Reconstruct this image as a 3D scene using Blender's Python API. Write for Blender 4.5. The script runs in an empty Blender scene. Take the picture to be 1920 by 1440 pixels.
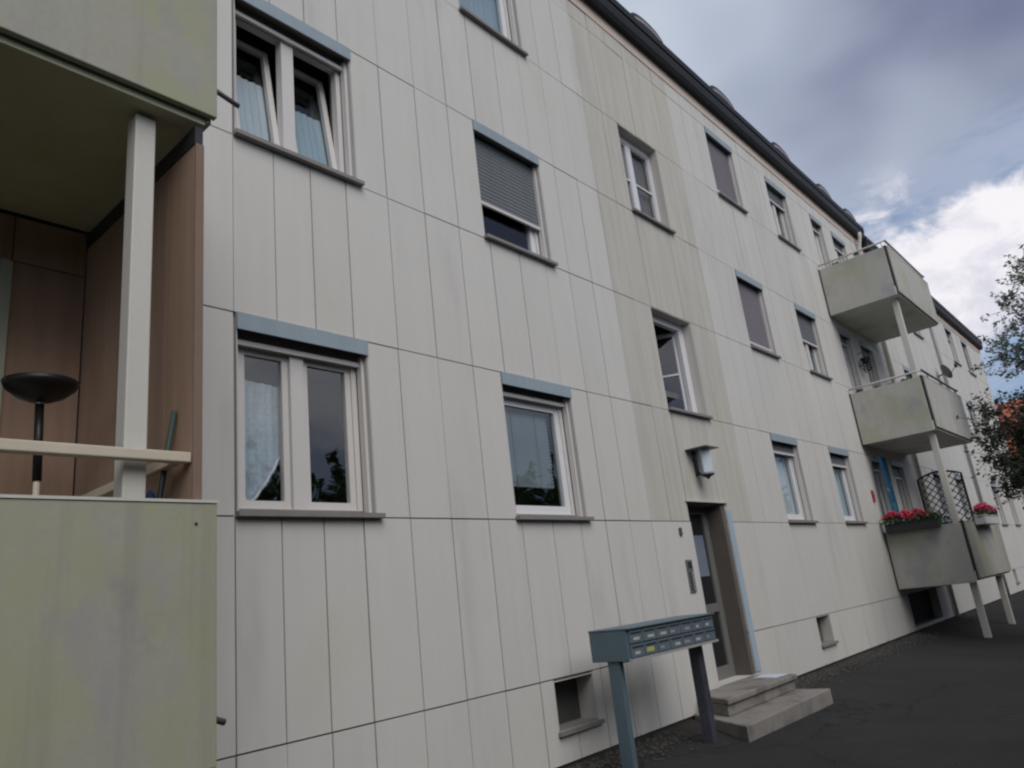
import bpy, math, random
from mathutils import Vector, Matrix
random.seed(7)
C = bpy.context.scene.collection
S = bpy.context.scene

# ------------------------------------------------------------------ camera
cam_d = bpy.data.cameras.new('camera'); cam = bpy.data.objects.new('camera', cam_d); C.objects.link(cam)
S.camera = cam
PITCH, YAW, ROLL = 0.28698735, 0.8721991, -0.11608298
cp, sp, cy, sy = math.cos(PITCH), math.sin(PITCH), math.cos(YAW), math.sin(YAW)
fwd = Vector((sy*cp, cy*cp, sp)); rgt = Vector((cy, -sy, 0)); up = rgt.cross(fwd)
r2 = math.cos(ROLL)*rgt + math.sin(ROLL)*up
u2 = -math.sin(ROLL)*rgt + math.cos(ROLL)*up
M = Matrix((r2, u2, -fwd)).transposed().to_4x4()
M.translation = Vector((0, -4.335, 1.335))
cam.matrix_world = M
cam_d.sensor_width = 36; cam_d.lens = 1401.12/1920*36
cam_d.clip_start = 0.05; cam_d.clip_end = 2000

# ------------------------------------------------------------------ world, sun, exposure
SUN_EL, SUN_AZ = math.radians(46), math.radians(203)     # azimuth clockwise from +Y
w = bpy.data.worlds.new('World'); S.world = w; w.use_nodes = True
nt = w.node_tree; N = nt.nodes; Lk = nt.links
bg = N['Background']; bg.inputs['Strength'].default_value = 0.071
def nd(t, **kw):
    n = N.new(t)
    for k, v in kw.items(): setattr(n, k, v)
    return n
def wm(op, a, b=None, c=None, clamp=False):
    n = nd('ShaderNodeMath', operation=op, use_clamp=clamp)
    for i, v in enumerate((a, b, c)):
        if v is None: continue
        if isinstance(v, (int, float)): n.inputs[i].default_value = v
        else: Lk.new(v, n.inputs[i])
    return n.outputs[0]
def wss(x, lo, hi):
    n = nd('ShaderNodeMapRange', interpolation_type='SMOOTHSTEP')
    Lk.new(x, n.inputs['Value']); n.inputs['From Min'].default_value = lo; n.inputs['From Max'].default_value = hi
    return n.outputs['Result']
def wmix(f, a, b):
    n = nd('ShaderNodeMix', data_type='RGBA')
    if isinstance(f, (int, float)): n.inputs['Factor'].default_value = f
    else: Lk.new(f, n.inputs['Factor'])
    for v, s in ((a, n.inputs['A']), (b, n.inputs['B'])):
        if isinstance(v, tuple): s.default_value = (*v, 1)
        else: Lk.new(v, s)
    return n.outputs['Result']
sky = nd('ShaderNodeTexSky', sky_type='NISHITA', sun_disc=False)
sky.sun_elevation = SUN_EL; sky.sun_rotation = SUN_AZ
tc = nd('ShaderNodeTexCoord'); sep = nd('ShaderNodeSeparateXYZ'); Lk.new(tc.outputs['Generated'], sep.inputs[0])
X_, Y_, Z_ = sep.outputs
def wnoise(scale, detail, rough=.5, loc=(0, 0, 0), sc=(1, 1, 1), dist=0):
    mp = nd('ShaderNodeMapping'); Lk.new(tc.outputs['Generated'], mp.inputs[0])
    mp.inputs['Location'].default_value = loc; mp.inputs['Scale'].default_value = sc
    n = nd('ShaderNodeTexNoise'); Lk.new(mp.outputs[0], n.inputs['Vector'])
    n.inputs['Scale'].default_value = scale; n.inputs['Detail'].default_value = detail
    n.inputs['Roughness'].default_value = rough; n.inputs['Distortion'].default_value = dist
    return n.outputs['Fac']
nb = wnoise(2.0, 3, .5, (3.1, 1.7, .4), (1, 1, 1.6))
nc = wnoise(6.0, 7, .55, (.3, .9, 2.0), (1, 1, 1.5), .3)
nf = wnoise(16.0, 6, .6, (7, 2, 1), (1, 1, 1.6), .4)
# the deck of grey cloud overhead
deck_c = wmix(wss(wm('ADD', nb, wm('MULTIPLY', Y_, .8)), .42, .88), (1.75, 2.0, 3.1), (5.9, 6.6, 7.6))
deck_c = wmix(wm('MULTIPLY', wss(nc, .35, .75), .18), deck_c, (4.2, 4.7, 6.3))
deck_m = wss(wm('ADD', Z_, wm('MULTIPLY', wm('SUBTRACT', nc, .5), .13)), .395, .465)
# the bank of white cumulus low down
ctop = wm('ADD', .388, wm('ADD', wm('MULTIPLY', wm('SUBTRACT', nc, .5), .26), wm('ADD', wm('MULTIPLY', wm('SUBTRACT', nf, .5), .10), wm('MULTIPLY', wm('SUBTRACT', nb, .5), .30))))
cdiff = wm('SUBTRACT', ctop, Z_)
cum_m = wm('MULTIPLY', wss(cdiff, -.012, .036), wss(wm('ADD', Z_, wm('MULTIPLY', wm('SUBTRACT', nc, .5), .14)), .20, .27))
cum_c = wmix(wss(wm('ADD', nf, wm('MULTIPLY', wm('SUBTRACT', Z_, .3), 1.5)), .30, .62), (7.0, 7.0, 7.9), (9.4, 9.1, 9.5))
wisp = wm('MULTIPLY', wss(wnoise(5, 5, .6, (1, 5, 3), (1, 1, 4)), .36, .60), .75)
blue = wmix(.45, sky.outputs[0], (1.9, 3.5, 6.3))
low = wmix(wisp, blue, (4.4, 4.8, 6.0))
col = wmix(cum_m, low, cum_c)
col = wmix(deck_m, col, deck_c)
Lk.new(col, bg.inputs['Color'])

sd = bpy.data.lights.new('sun', 'SUN'); sun = bpy.data.objects.new('sun', sd); C.objects.link(sun)
sd.energy = 1.5; sd.angle = math.radians(46); sd.color = (1, .97, .92)
sdir = Vector((math.sin(SUN_AZ)*math.cos(SUN_EL), math.cos(SUN_AZ)*math.cos(SUN_EL), math.sin(SUN_EL)))
sun.rotation_euler = sdir.to_track_quat('Z', 'Y').to_euler(); sun.location = (0, -30, 40)

S.view_settings.view_transform = 'Standard'; S.view_settings.look = 'None'
S.view_settings.exposure = 0.5; S.view_settings.gamma = 1.0; S.view_settings.use_curve_mapping = False
S.render.engine = 'CYCLES'; S.cycles.max_bounces = 8; S.cycles.transparent_max_bounces = 16
S.cycles.use_denoising = True
S.cycles.filter_width = 2.3
S.cycles.caustics_reflective = False; S.cycles.caustics_refractive = False

# ------------------------------------------------------------------ materials
def mat(name, col, rough=.7, metal=0, spec=.3, var=.12, scale=3.0, streak=0, stain=None, bump=0, bscale=60, rnd=0, fine=.05):
    """a procedural surface: base colour with broad and fine mottling, rain streaks, stains and relief"""
    m = bpy.data.materials.new(name); m.use_nodes = True
    t = m.node_tree; n = t.nodes; l = t.links; b = n['Principled BSDF']
    b.inputs['Roughness'].default_value = rough; b.inputs['Metallic'].default_value = metal
    b.inputs['Specular IOR Level'].default_value = spec
    geo = n.new('ShaderNodeNewGeometry')
    def noise(sc, det, mapping=(1, 1, 1), loc=(0, 0, 0)):
        mp = n.new('ShaderNodeMapping'); l.new(geo.outputs['Position'], mp.inputs[0])
        mp.inputs['Scale'].default_value = mapping; mp.inputs['Location'].default_value = loc
        x = n.new('ShaderNodeTexNoise'); x.inputs['Scale'].default_value = sc; x.inputs['Detail'].default_value = det
        x.inputs['Roughness'].default_value = .6
        l.new(mp.outputs[0], x.inputs['Vector']); return x.outputs['Fac']
    def ma(op, a, b_):
        x = n.new('ShaderNodeMath'); x.operation = op
        for i, v in enumerate((a, b_)):
            if isinstance(v, (int, float)): x.inputs[i].default_value = v
            else: l.new(v, x.inputs[i])
        return x.outputs[0]
    def rng(x, lo, hi, o0=0., o1=1.):
        r = n.new('ShaderNodeMapRange'); r.interpolation_type = 'SMOOTHSTEP'; l.new(x, r.inputs['Value'])
        r.inputs['From Min'].default_value = lo; r.inputs['From Max'].default_value = hi
        r.inputs['To Min'].default_value = o0; r.inputs['To Max'].default_value = o1; return r.outputs['Result']
    def mix(f, a, b_, blend='MIX'):
        x = n.new('ShaderNodeMix'); x.data_type = 'RGBA'; x.blend_type = blend
        if isinstance(f, (int, float)): x.inputs['Factor'].default_value = f
        else: l.new(f, x.inputs['Factor'])
        for v, s in ((a, x.inputs['A']), (b_, x.inputs['B'])):
            if isinstance(v, tuple): s.default_value = (*v, 1)
            else: l.new(v, s)
        return x.outputs['Result']
    val = ma('ADD', 1.0, ma('MULTIPLY', ma('SUBTRACT', noise(scale, 4), .5), var*2))
    val = ma('ADD', val, ma('MULTIPLY', ma('SUBTRACT', noise(45, 3), .5), fine*2))
    if streak:
        val = ma('ADD', val, ma('MULTIPLY', ma('SUBTRACT', rng(noise(1.0, 5, (9, 9, .55)), .35, .72, 1, 0), .6), streak))
    if rnd:
        oi = n.new('ShaderNodeObjectInfo')
        val = ma('ADD', val, ma('MULTIPLY', ma('SUBTRACT', oi.outputs['Random'], .5), rnd*2))
    cc = n.new('ShaderNodeCombineColor')
    for i in range(3): l.new(val, cc.inputs[i])
    c = mix(1.0, cc.outputs[0], tuple(col), 'MULTIPLY')
    for k, st in enumerate(stain or []):
        # (colour, noise scale, mapping, lo, hi, strength)
        scol, ssc, mpv, lo, hi, stg = st
        c = mix(ma('MULTIPLY', rng(noise(ssc, 5, mpv, (k*3.7+1, k*1.3, k*2.1)), lo, hi), stg), c, tuple(scol))
    l.new(c, b.inputs['Base Color'])
    if bump:
        bp = n.new('ShaderNodeBump'); bp.inputs['Strength'].default_value = bump; bp.inputs['Distance'].default_value = .01
        l.new(noise(bscale, 4), bp.inputs['Height']); l.new(bp.outputs[0], b.inputs['Normal'])
    return m
MT = {}
ALG = ((.49, .50, .37), .8, (1, 1, .6), .58, .74, .40)
GRIME = ((.33, .31, .30), 1.1, (2.2, 2.2, .4), .52, .78, .35)
MT['panel'] = mat('cream_facade_panel', (.575, .562, .532), .75, var=.05, scale=1.2, streak=.035, stain=[ALG, GRIME], rnd=.022, fine=.03)
MT['panel_dark'] = mat('weathered_grey_panel', (.50, .485, .435), .8, var=.06, scale=1.2, streak=.12, stain=[ALG, GRIME], rnd=.02, fine=.03)
MT['backing'] = mat('dark_joint_backing', (.05, .048, .045), .9)
MT['plaster'] = mat('cream_plaster', (.55, .53, .49), .85, var=.08, streak=.06)
MT['reveal'] = mat('grey_reveal_lining', (.46, .44, .42), .7, var=.08, streak=.1)
MT['frame'] = mat('cream_window_frame', (.62, .60, .58), .45, var=.05, fine=.03)
MT['white_frame'] = mat('white_window_frame', (.70, .70, .72), .4, var=.05, fine=.03)
MT['bluebox'] = mat('blue_grey_metal', (.285, .345, .385), .5, var=.06, streak=.08, fine=.03)
MT['sill'] = mat('grey_sill_metal', (.23, .215, .205), .55, var=.12, streak=.1)
MT['shutter'] = mat('grey_green_shutter', (.165, .182, .195), .6, var=.06, streak=.08)
MT['shutter_mauve'] = mat('mauve_grey_shutter', (.235, .21, .235), .6, var=.06, streak=.08)
MT['balcony'] = mat('olive_cream_balcony_panel', (.455, .445, .405), .7, var=.07, scale=1.6, streak=.05,
                    stain=[((.365, .37, .255), 1.1, (1, 1, .8), .44, .60, .65), ((.34, .33, .355), 1.9, (1, 1, .8), .52, .66, .7), ((.27, .255, .285), 2.6, (1.4, 1.4, .8), .60, .78, .5)])
MT['balcony_left'] = mat('olive_parapet_panel', (.34, .335, .285), .7, var=.07, scale=1.6, streak=.05, fine=.09,
                    stain=[((.33, .34, .215), 1.5, (1, 1, .8), .42, .58, .8), ((.30, .288, .312), 2.3, (1, 1, .7), .50, .66, .65), ((.20, .19, .205), 3.6, (1.2, 1.2, .9), .60, .74, .5), ((.26, .25, .22), 1.0, (7, 7, .35), .55, .72, .4)])
MT['concrete'] = mat('stained_concrete', (.62, .62, .58), .9, var=.15, scale=2, bump=.3, stain=[((.36, .37, .26), 1.2, (1, 1, 1), .5, .7, .5)])
MT['concrete_green'] = mat('greenish_painted_concrete', (.47, .48, .34), .9, var=.15, scale=2, bump=.3, stain=[((.36, .38, .22), 1.2, (1, 1, 1), .5, .7, .5)])
MT['step'] = mat('worn_concrete_step', (.235, .222, .205), .85, var=.2, scale=4, bump=.5, bscale=40, stain=[((.11, .10, .092), 3, (1, 1, 1), .46, .72, .75), ((.30, .29, .28), 6, (1, 1, 1), .6, .75, .5)])
MT['brown'] = mat('brown_board', (.35, .238, .172), .65, var=.12, scale=1.5, streak=.18, rnd=.07, stain=[((.25, .155, .11), 1.6, (4, 4, .3), .55, .75, .4)])
MT['cream_paint'] = mat('cream_painted_metal', (.56, .55, .50), .5, var=.06, streak=.06)
MT['rail_wood'] = mat('weathered_cream_wood', (.56, .50, .40), .7, var=.15, scale=5, stain=[((.55, .42, .36), 2, (1, 1, 1), .5, .7, .5)])
MT['pipe'] = mat('zinc_tube', (.45, .45, .44), .45, metal=.3, var=.1)
MT['pipe_dark'] = mat('dark_zinc_tube', (.14, .14, .145), .5, metal=.2, var=.1)
MT['roof'] = mat('dark_slate', (.045, .047, .05), .7, var=.2, scale=2)
MT['gutter'] = mat('dark_gutter_metal', (.016, .018, .021), .6, var=.3, scale=1.5, streak=.2)
MT['soffit'] = mat('pinkish_soffit_board', (.60, .49, .42), .75, var=.15, scale=2)
MT['dormer_band'] = mat('pale_pink_trim', (.30, .25, .265), .6)
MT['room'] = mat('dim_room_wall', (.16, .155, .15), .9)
MT['curtain'] = mat('net_curtain', (.56, .60, .63), .9, var=.1, streak=.12)
MT['curtain_blue'] = mat('pale_blue_curtain', (.38, .46, .52), .9, var=.1)
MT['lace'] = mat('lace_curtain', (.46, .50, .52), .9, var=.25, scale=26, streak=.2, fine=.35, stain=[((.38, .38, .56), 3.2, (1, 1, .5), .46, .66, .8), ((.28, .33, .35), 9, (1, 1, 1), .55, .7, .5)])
MT['lilac'] = mat('lilac_print', (.36, .36, .62), .9, var=.2)
MT['blind'] = mat('pale_blind', (.66, .73, .75), .8, var=.06)
MT['steel_blue'] = mat('blue_grey_steel', (.105, .155, .185), .45, metal=.1, var=.12, scale=6, streak=.1, stain=[((.13, .10, .17), 4, (1, 1, .6), .6, .8, .6)])
MT['steel_front'] = mat('blue_grey_letterbox', (.125, .165, .19), .4, metal=.1, var=.1, scale=8)
MT['steel_dark'] = mat('dark_steel', (.035, .036, .04), .5, var=.1)
MT['label_white'] = mat('paper_label', (.42, .42, .42), .8, var=.15, scale=30)
MT['label_yellow'] = mat('yellow_label', (.42, .42, .12), .7, var=.15, scale=30)
MT['label_dim'] = mat('faded_label', (.30, .27, .30), .8, var=.2, scale=30)
MT['lamp_glass'] = mat('milky_lamp_glass', (.55, .62, .68), .3, spec=.5, var=.06)
MT['black'] = mat('black_metal', (.012, .012, .013), .4, var=.1)
MT['door_frame'] = mat('grey_door_frame', (.155, .155, .15), .5, var=.15, streak=.1)
MT['door_glass'] = mat('dark_wired_glass', (.020, .022, .022), .12, spec=.5, var=.2)
MT['jamb'] = mat('brown_grey_stone_jamb', (.125, .11, .095), .8, var=.25, scale=4, stain=[((.16, .09, .06), 5, (1, 1, .6), .58, .75, .6)])
MT['paleblue'] = mat('pale_blue_trim', (.36, .45, .52), .6, var=.1, streak=.1)
MT['steel_plate'] = mat('brushed_intercom_steel', (.16, .165, .165), .4, metal=.2, var=.2, scale=10)
MT['digit'] = mat('dark_number', (.09, .088, .085), .6)
MT['bark'] = mat('bark', (.07, .055, .045), .95, var=.3, scale=8, bump=.6, bscale=25)
MT['red_roof'] = mat('red_clay_tile', (.40, .12, .07), .8, var=.25, scale=1.5)
MT['brown_tile'] = mat('brown_clay_tile', (.13, .075, .055), .85, var=.25, scale=1.5)
MT['house_wall'] = mat('pale_render', (.50, .47, .40), .85, var=.08)
MT['red_flower'] = mat('red_petal', (.60, .04, .09), .6, var=.3, scale=20)
MT['pink_flower'] = mat('pink_petal', (.70, .07, .19), .6, var=.3, scale=20)
MT['plant'] = mat('plant_leaf', (.05, .085, .03), .6, var=.4, scale=14)
MT['plant_teal'] = mat('bluish_leaf', (.035, .12, .085), .6, var=.4, scale=14)
MT['dark_plastic'] = mat('dark_plastic', (.03, .03, .032), .5)
MT['white_plastic'] = mat('white_plastic', (.60, .60, .58), .5)
MT['towel'] = mat('blue_cloth', (.025, .085, .16), .9, var=.35, scale=4, stain=[((.03, .25, .24), 3, (1, 1, 1), .52, .62, .7), ((.35, .33, .12), 4.5, (1, 1, 1), .64, .72, .8)])
MT['red'] = mat('red_plaque', (.35, .05, .06), .6, var=.2)
MT['trellis'] = mat('dark_brown_timber', (.035, .028, .024), .8, var=.3, scale=10)
MT['green_pole'] = mat('dark_green_pole', (.035, .055, .055), .5, var=.2)
MT['terracotta'] = mat('terracotta', (.30, .13, .08), .8, var=.2)
MT['blue_fabric'] = mat('blue_canvas', (.03, .06, .17), .9, var=.2)
MT['paper'] = mat('pale_paper', (.55, .60, .68), .8, var=.1)
def asphalt():
    m = mat('asphalt', (.028, .0275, .0268), .92, var=.35, scale=.7, bump=.7, bscale=120, fine=.25,
            stain=[((.05, .048, .045), 7.0, (1, 1, 1), .60, .72, .45), ((.019, .019, .0185), .9, (1, 1, 1), .5, .7, .7), ((.046, .044, .040), 2.3, (1, 1, 1), .60, .78, .6), ((.013, .013, .013), 5, (1, 1, 1), .62, .74, .6)])
    t = m.node_tree; n = t.nodes; l = t.links; b = n['Principled BSDF']; src = b.inputs['Base Color'].links[0].from_socket
    geo = n.new('ShaderNodeNewGeometry'); no_ = n.new('ShaderNodeTexNoise'); no_.inputs['Scale'].default_value = 3; no_.inputs['Detail'].default_value = 5
    l.new(geo.outputs['Position'], no_.inputs['Vector'])
    ad = n.new('ShaderNodeVectorMath'); ad.operation = 'MULTIPLY_ADD'; l.new(no_.outputs['Color'], ad.inputs[0]); ad.inputs[1].default_value = (.5, .5, .5); l.new(geo.outputs['Position'], ad.inputs[2])
    vo = n.new('ShaderNodeTexVoronoi'); vo.feature = 'DISTANCE_TO_EDGE'; vo.inputs['Scale'].default_value = .55; l.new(ad.outputs[0], vo.inputs['Vector'])
    mr = n.new('ShaderNodeMapRange'); mr.inputs['From Min'].default_value = .003; mr.inputs['From Max'].default_value = .010; mr.inputs['To Min'].default_value = .65; mr.inputs['To Max'].default_value = 0; l.new(vo.outputs['Distance'], mr.inputs['Value'])
    mx = n.new('ShaderNodeMix'); mx.data_type = 'RGBA'; l.new(mr.outputs['Result'], mx.inputs['Factor']); l.new(src, mx.inputs['A']); mx.inputs['B'].default_value = (.008, .008, .008, 1)
    l.new(mx.outputs['Result'], b.inputs['Base Color'])
    return m
MT['asphalt'] = asphalt()
MT['stone'] = mat('gravel_stone', (.075, .071, .066), .9, var=.5, scale=18)
MT['dirt'] = mat('dark_soil', (.03, .028, .025), .95, var=.4, scale=5, bump=.8, bscale=30)
def leafmat(name, a, b_):
    m = bpy.data.materials.new(name); m.use_nodes = True
    t = m.node_tree; n = t.nodes; l = t.links; b = n['Principled BSDF']; b.inputs['Roughness'].default_value = .55
    geo = n.new('ShaderNodeNewGeometry'); mx = n.new('ShaderNodeMix'); mx.data_type = 'RGBA'
    mx.inputs['A'].default_value = (*a, 1); mx.inputs['B'].default_value = (*b_, 1)
    l.new(geo.outputs['Random Per Island'], mx.inputs['Factor']); l.new(mx.outputs['Result'], b.inputs['Base Color'])
    tr = n.new('ShaderNodeBsdfTranslucent'); l.new(mx.outputs['Result'], tr.inputs['Color'])
    ms = n.new('ShaderNodeMixShader'); ms.inputs[0].default_value = .3
    l.new(b.outputs[0], ms.inputs[1]); l.new(tr.outputs[0], ms.inputs[2]); l.new(ms.outputs[0], n['Material Output'].inputs[0])
    return m
MT['leaf'] = leafmat('tree_leaf', (.085, .13, .09), (.20, .245, .19))
MT['leaf_dark'] = leafmat('dark_tree_leaf', (.018, .028, .016), (.06, .075, .045))
MT['leaf_mid'] = leafmat('mid_tree_leaf', (.08, .13, .045), (.17, .23, .10))
def glassmat(name, tint=(.84, .89, .90), rough=.015):
    m = bpy.data.materials.new(name); m.use_nodes = True
    t = m.node_tree; n = t.nodes; l = t.links; n.remove(n['Principled BSDF'])
    tr = n.new('ShaderNodeBsdfTransparent'); tr.inputs[0].default_value = (*tint, 1)
    gl = n.new('ShaderNodeBsdfGlossy'); gl.inputs['Roughness'].default_value = rough; gl.inputs['Color'].default_value = (.9, .95, 1, 1)
    geo = n.new('ShaderNodeNewGeometry')          # reflectance of a double pane: Schlick, the same from both sides
    dt = n.new('ShaderNodeVectorMath'); dt.operation = 'DOT_PRODUCT'; l.new(geo.outputs['Incoming'], dt.inputs[0]); l.new(geo.outputs['Normal'], dt.inputs[1])
    def ma(op, a, b_=None):
        x = n.new('ShaderNodeMath'); x.operation = op
        for i, v in enumerate((a, b_)):
            if v is None: continue
            if isinstance(v, (int, float)): x.inputs[i].default_value = v
            else: l.new(v, x.inputs[i])
        return x.outputs[0]
    fr = ma('ADD', .10, ma('MULTIPLY', .90, ma('POWER', ma('SUBTRACT', 1.0, ma('ABSOLUTE', dt.outputs['Value'])), 5)))
    ns = n.new('ShaderNodeTexNoise'); ns.inputs['Scale'].default_value = 2.2; l.new(geo.outputs['Position'], ns.inputs['Vector'])
    bp = n.new('ShaderNodeBump'); bp.inputs['Strength'].default_value = .06; bp.inputs['Distance'].default_value = .05
    l.new(ns.outputs['Fac'], bp.inputs['Height']); l.new(bp.outputs[0], gl.inputs['Normal'])
    ms = n.new('ShaderNodeMixShader'); l.new(fr, ms.inputs[0]); l.new(tr.outputs[0], ms.inputs[1]); l.new(gl.outputs[0], ms.inputs[2])
    l.new(ms.outputs[0], n['Material Output'].inputs[0]); return m
MT['glass'] = glassmat('window_glass')

# ------------------------------------------------------------------ mesh helpers
class MB:
    def __init__(s): s.v = []; s.f = []; s.mi = []; s.sm = []
    def face(s, pts, mi=0):
        b = len(s.v); s.v += [tuple(p) for p in pts]; s.f.append(tuple(range(b, b+len(pts)))); s.mi.append(mi); return s
    def box(s, x0, x1, y0, y1, z0, z1, mi=0, rot=None):
        b = len(s.v)
        P = [(x0, y0, z0), (x1, y0, z0), (x1, y1, z0), (x0, y1, z0), (x0, y0, z1), (x1, y0, z1), (x1, y1, z1), (x0, y1, z1)]
        if rot is not None: P = [tuple(rot @ Vector(p)) for p in P]
        s.v += P
        for q in ((0, 3, 2, 1), (4, 5, 6, 7), (0, 1, 5, 4), (1, 2, 6, 5), (2, 3, 7, 6), (3, 0, 4, 7)):
            s.f.append(tuple(b+i for i in q)); s.mi.append(mi)
        return s
    def prism(s, poly, axis, a, b_, mi=0):
        """polygon extruded along an axis; poly in the two other axes (in x,y,z order)"""
        n = len(poly); base = len(s.v)
        def mk(p, t): 
            q = list(p); q.insert(axis, t); return tuple(q)
        s.v += [mk(p, a) for p in poly] + [mk(p, b_) for p in poly]
        s.f.append(tuple(base+i for i in range(n))[::-1]); s.f.append(tuple(base+n+i for i in range(n)))
        for i in range(n):
            j = (i+1) % n; s.f.append((base+i, base+j, base+n+j, base+n+i))
        s.mi += [mi]*(n+2); return s
    def tube(s, pts, r, n=8, mi=0):
        pts = [Vector(p) for p in pts]; rs = r if isinstance(r, (list, tuple)) else [r]*len(pts)
        rings = []
        for i, p in enumerate(pts):
            d = (pts[min(i+1, len(pts)-1)] - pts[max(i-1, 0)]).normalized()
            a = d.orthogonal().normalized() if abs(d.z) > .9 else d.cross(Vector((0, 0, 1))).normalized()
            b2 = d.cross(a); base = len(s.v)
            s.v += [tuple(p + rs[i]*(math.cos(2*math.pi*k/n)*a + math.sin(2*math.pi*k/n)*b2)) for k in range(n)]
            rings.append(base)
        for A, B in zip(rings, rings[1:]):
            for k in range(n):
                s.f.append((A+k, A+(k+1) % n, B+(k+1) % n, B+k)); s.mi.append(mi)
        s.f.append(tuple(rings[0]+k for k in range(n))[::-1]); s.f.append(tuple(rings[-1]+k for k in range(n))); s.mi += [mi, mi]
        return s
    def lathe(s, c, prof, n=24, mi=0):
        base = len(s.v)
        for r, z in prof:
            s.v += [(c[0]+r*math.cos(2*math.pi*k/n), c[1]+r*math.sin(2*math.pi*k/n), c[2]+z) for k in range(n)]
        for i in range(len(prof)-1):
            for k in range(n):
                s.f.append((base+i*n+k, base+i*n+(k+1) % n, base+(i+1)*n+(k+1) % n, base+(i+1)*n+k)); s.mi.append(mi)
        return s
    def at(s, p):
        'turn an upright lathe to face the street and move it to p'
        s.v = [(p[0]+x, p[1]-z, p[2]+y) for x, y, z in s.v]; return s
    def obj(s, name, mats, parent=None, smooth=False, bevel=0):
        off = Vector((0, 0, 0)); p = parent
        while p is not None: off += p.location; p = p.parent
        me = bpy.data.meshes.new(name)
        me.from_pydata([tuple(Vector(v)-off) for v in s.v], [], s.f)
        if not isinstance(mats, (list, tuple)): mats = [mats]
        for m in mats: me.materials.append(MT[m] if isinstance(m, str) else m)
        if len(mats) > 1: me.polygons.foreach_set('material_index', s.mi)
        if smooth: me.polygons.foreach_set('use_smooth', [True]*len(me.polygons))
        me.update()
        o = bpy.data.objects.new(name, me); C.objects.link(o); o.parent = parent
        if bevel:
            md = o.modifiers.new('bevel', 'BEVEL'); md.width = bevel; md.segments = 2; md.limit_method = 'ANGLE'
        return o
def tag(o, label=None, cat=None, group=None, kind=None):
    if label: o['label'] = label
    if cat: o['category'] = cat
    if group: o['group'] = group
    if kind: o['kind'] = kind
    return o
def thing(name, loc, label, cat, group=None):
    o = bpy.data.objects.new(name, None); C.objects.link(o); o.location = loc; o.empty_display_size = .2
    return tag(o, label, cat, group)
def subtract(rects, hole):
    out = []; hx0, hx1, hz0, hz1 = hole
    for x0, x1, z0, z1 in rects:
        if hx1 <= x0 or hx0 >= x1 or hz1 <= z0 or hz0 >= z1: out.append((x0, x1, z0, z1)); continue
        if hx0 > x0: out.append((x0, hx0, z0, z1))
        if hx1 < x1: out.append((hx1, x1, z0, z1))
        a, b_ = max(x0, hx0), min(x1, hx1)
        if hz0 > z0: out.append((a, b_, z0, hz0))
        if hz1 < z1: out.append((a, b_, hz1, z1))
    return [r for r in out if r[1]-r[0] > .012 and r[3]-r[2] > .012]

# ------------------------------------------------------------------ ground
g = MB()
xs = [-60, -30, -10] + [-5+i*.8 for i in range(60)] + [45, 60, 90, 140, 260]
ys = [-160, -90, -50, -30, -20, -14, -10, -7, -5, -4, -3, -2.4, -1.9, -1.5, -1.2, -.9, -.6, -.3, 0, .02, 12, 30, 80, 160]
def gz(x, y):
    if y > -.0: return 0.0
    d = min(-y, 1.6); z = -.105*d
    if -y > 1.6: z -= .008*min(-y-1.6, 8)
    return z + .012*math.sin(x*1.3+y*.8)*math.sin(y*1.7-x*.4)*min(1, -y)
for y in ys:
    for x in xs: g.v.append((x, y, gz(x, y)))
n = len(xs)
for j in range(len(ys)-1):
    for i in range(n-1):
        g.f.append((j*n+i, j*n+i+1, (j+1)*n+i+1, (j+1)*n+i)); g.mi.append(0)
o = g.obj('ground', 'asphalt', smooth=True); tag(o, 'dark patchy asphalt yard in front of the building', kind='structure')
# ragged soil strip at the foot of the wall and its stones
g = MB(); px = [i*.15 for i in range(-12, 215)]
e = [.30+.07*math.sin(x*2.1)+.05*math.sin(x*5.3+1) for x in px]
for x, w_ in zip(px, e):
    g.v += [(x, -.001, .006), (x, -w_*.5, gz(x, -w_*.5)+.012), (x, -w_, gz(x, -w_)+.004)]
for i in range(len(px)-1):
    for k in range(2):
        g.f.append((i*3+k, i*3+k+1, (i+1)*3+k+1, (i+1)*3+k)); g.mi.append(0)
o = g.obj('soil_strip', 'dirt', smooth=True); tag(o, 'narrow strip of dark soil along the foot of the facade', kind='structure')
rs = random.Random(3); g = MB()
def pebble(g, x, y, z, r, rnd):
    b = len(g.v); a = rnd.random()*6.28
    ring = [(math.cos(a+k*1.257)*r*rnd.uniform(.7, 1.2), math.sin(a+k*1.257)*r*rnd.uniform(.7, 1.2)) for k in range(5)]
    g.v += [(x+p[0], y+p[1], z-r*.2) for p in ring] + [(x+p[0]*.6, y+p[1]*.6, z+r*.5) for p in ring]
    for k in range(5):
        j = (k+1) % 5; g.f.append((b+k, b+j, b+5+j, b+5+k)); g.mi.append(0)
    g.f.append(tuple(b+5+k for k in range(5))); g.mi.append(0)
for i in range(5200):
    x = rs.uniform(-1.5, 20) if i < 4200 else rs.uniform(-1.5, 9); y = -abs(rs.gauss(0, .22))-.01
    if i % 12 == 0: y = -rs.uniform(.05, 3.0)
    if 6.85 < x < 9.1 and y > -.9: continue
    r = rs.uniform(.006, .02) if y > -.6 else rs.uniform(.004, .009)
    pebble(g, x, y, gz(x, y)+.010, r, rs)
tag(g.obj('gravel', 'stone'), 'loose small stones scattered along the foot of the wall', kind='stuff')
g = MB(); rw = random.Random(17)
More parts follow.
